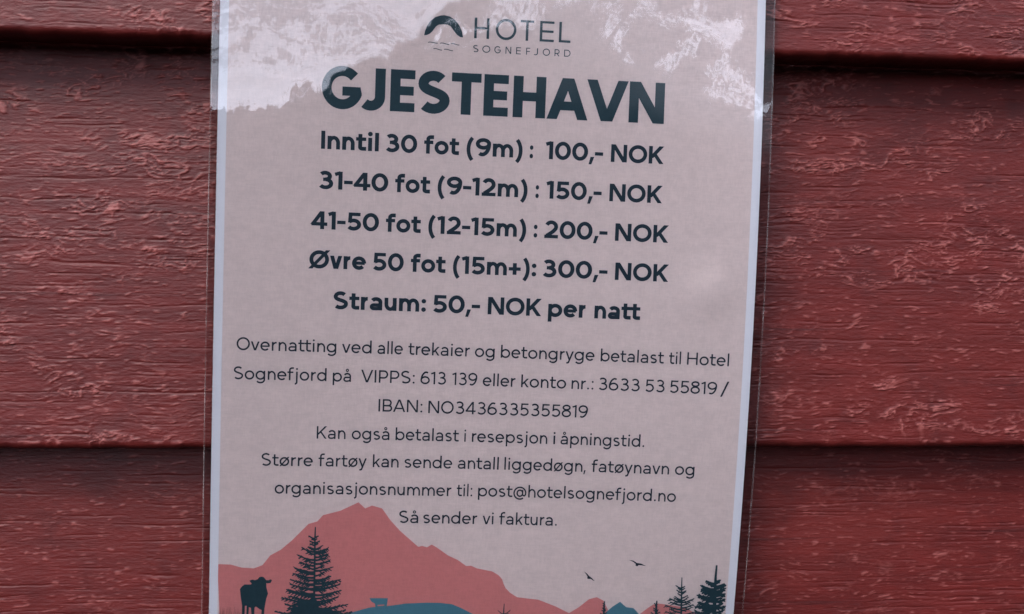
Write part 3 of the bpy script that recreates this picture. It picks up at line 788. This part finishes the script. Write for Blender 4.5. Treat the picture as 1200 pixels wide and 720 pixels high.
# ---- logo
logo = printed('hotel_logo', [LOGO_ARC], M_teal, 0.06)
wv = []
for k in range(5):
    p0, p1, p2 = LOGO_WAVES[k * 3:k * 3 + 3]
    pts = bez(p0, (p0[0] + .8, p0[1] + .55), (p2[0] - .9, p1[1] - .55), p2, 10)
    wv.append(stroke(pts, .28))
multi('wave_mark', wv, M_teal, 0.06, logo)
def letters(key, cap, wem, dens_w=None):
    v0, sl, ws = LINES[key]
    out_ = []
    for ch, a, b_ in ws:
        if key == 'GJ':                           # ends read at cap height, brought down to the base line
            a += {'T': -.40, 'V': -.40, 'G': -.2, 'S': -.15, 'J': -.1}.get(ch, 0); b_ += {'T': -.40, 'V': -.40, 'G': -.2, 'S': -.1, 'J': -.4, 'E': -.4, 'H': -.4, 'N': -.4}.get(ch, 0)
        W = (b_ - a) / cap * CAP
        Wd, sb, g = glyph(ch, wem, None if ch in '' else W)
        xs = [p[0] for q in g for p in q]; x0 = min(xs); x1 = max(xs)
        k = (b_ - a) / (x1 - x0)
        out_.append([[(a + (p[0] - x0) * k, v0 + sl * (a - 105) + p[1] * cap / CAP) for p in q] for q in g])
    return out_
multi('hotel_wordmark', letters('HOTEL', 7.85, .088) + letters('SOG', 2.66, .088), M_teal, 0.06, logo)
multi('heading', letters('GJ', 15.9, .167), M_teal, 0.06)
# ---- running lines
def textline(name, key, cap, wem, mat):
    v0, sl, ws = LINES[key]
    out_ = []
    for txt, a, b_ in ws:
        pl, k = word(txt, wem, a, b_, cap)
        y0 = v0 + sl * ((a + b_) / 2 - 105)
        out_.append([[(x, y + y0) for x, y in q] for q in pl])
    return multi(name, out_, mat, 0.06)
for k in ('L1', 'L2', 'L3', 'L4', 'L5'):
    textline('price_line', k, 6.85, 0.150, M_text)
for k in ('L6', 'L7', 'L8', 'L9', 'L10', 'L11', 'L12'):
    textline('payment_line', k, 4.95, 0.092, M_body)

# ---- lamination film: one glossy clear sheet over front of the paper with welded rims
mf, t, out = new_mat('clear_film')
co = t.n('ShaderNodeTexCoord'); oc = co.outputs['Object']
wav = t.noise(t.mapping(oc, (1, 1, 1)), 26.0, 1.0, 0.5)
wav2 = t.noise(t.mapping(oc, (1.5, 1, 1.0), (.3, 0, .1)), 260.0, 0.0, 0.5)
hgt = t.math('ADD', t.math('MULTIPLY', wav, 1.0), t.math('MULTIPLY', wav2, 0.015))
bp = t.n('ShaderNodeBump')
bp.inputs['Strength'].default_value = 1.0
bp.inputs['Distance'].default_value = 0.0004
t.link(hgt, bp.inputs['Height'])
fr = t.n('ShaderNodeFresnel'); fr.inputs['IOR'].default_value = 1.56
tr = t.n('ShaderNodeBsdfTransparent'); tr.inputs['Color'].default_value = (0.985, 0.985, 0.99, 1)
gl = t.n('ShaderNodeBsdfAnisotropic'); gl.inputs['Roughness'].default_value = 0.012
gl.inputs['Color'].default_value = (1, 1, 1, 1)
t.link(bp.outputs[0], gl.inputs['Normal'])
mx = t.n('ShaderNodeMixShader')
t.link(fr.outputs[0], mx.inputs[0]); t.link(tr.outputs[0], mx.inputs[1]); t.link(gl.outputs[0], mx.inputs[2])
t.link(mx.outputs[0], out.inputs['Surface'])
mr, t, out = new_mat('welded_rim')
tr = t.n('ShaderNodeBsdfTransparent'); tr.inputs['Color'].default_value = (0.86, 0.84, 0.82, 1)
df = t.n('ShaderNodeBsdfPrincipled'); df.inputs['Base Color'].default_value = (0.34, 0.30, 0.28, 1); df.inputs['Roughness'].default_value = .35
co = t.n('ShaderNodeTexCoord')
ns = t.noise(t.mapping(co.outputs['Object'], (3, 1, .6)), 160.0, 3.0)
mx = t.n('ShaderNodeMixShader')
t.link(t.ramp(ns, .30, .75, .07, .42), mx.inputs[0]); t.link(tr.outputs[0], mx.inputs[1]); t.link(df.outputs[0], mx.inputs[2])
t.link(mx.outputs[0], out.inputs['Surface'])
def bub(U, V_, u0, v0, a, b_, h_, ang=0.0):
    x = (U - u0) * math.cos(ang) + (V_ - v0) * math.sin(ang); y = -(U - u0) * math.sin(ang) + (V_ - v0) * math.cos(ang)
    return h_ * np.exp(-((x / a) ** 2 + (y / b_) ** 2))
FL, FR_ = -2.7, 213.7
nu, nv = 180, 240
U, V_ = np.meshgrid(ug(FL, FR_, nu), ug(VB - 4, VT + 4, nv))
lift = 0.26 + 0.12 * (fbm(U / 38, V_ / 30, 91, 3) - .5)
for bb in ((192.0, 202.0, 9.0, 9.0, 0.8, 0.3), (60.0, 215.0, 30.0, 12.0, 0.05)): lift = lift + bub(U, V_, *bb)
lift = np.maximum(lift, .2)
grid_obj('lamination_film', sheet_np(U, V_, lift), mf, poster)
def rim(u0, u1, v0, v1, name='film_rim'):
    uu, vv = np.meshgrid(ug(u0, u1, 5), ug(v0, v1, 80))
    th = 0.05 + 0.22 * np.sin(np.linspace(0, math.pi, 5))[None, :] * np.ones_like(uu)
    return grid_obj(name, sheet_np(uu, vv, th), mr, poster)
mm_, t, out = new_mat('film_margin_shade')
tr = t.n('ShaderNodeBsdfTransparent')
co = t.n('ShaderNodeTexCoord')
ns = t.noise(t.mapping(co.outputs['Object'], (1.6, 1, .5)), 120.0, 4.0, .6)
t.link(t.mixc(t.ramp(ns, .35, .7), (0.60, 0.57, 0.56), (0.88, 0.86, 0.85)), tr.inputs['Color'])  # tint darkens the clear margin, painting in shade beside the paper edge
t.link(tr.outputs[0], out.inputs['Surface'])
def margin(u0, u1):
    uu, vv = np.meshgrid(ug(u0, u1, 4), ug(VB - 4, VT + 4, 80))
    grid_obj('film_margin_shade', sheet_np(uu, vv, 0.02), mm_, poster)
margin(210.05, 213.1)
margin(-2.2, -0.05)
rim(213.3, 213.9, VB - 4, VT + 4)
rim(-2.9, -2.4, VB - 4, VT + 4)
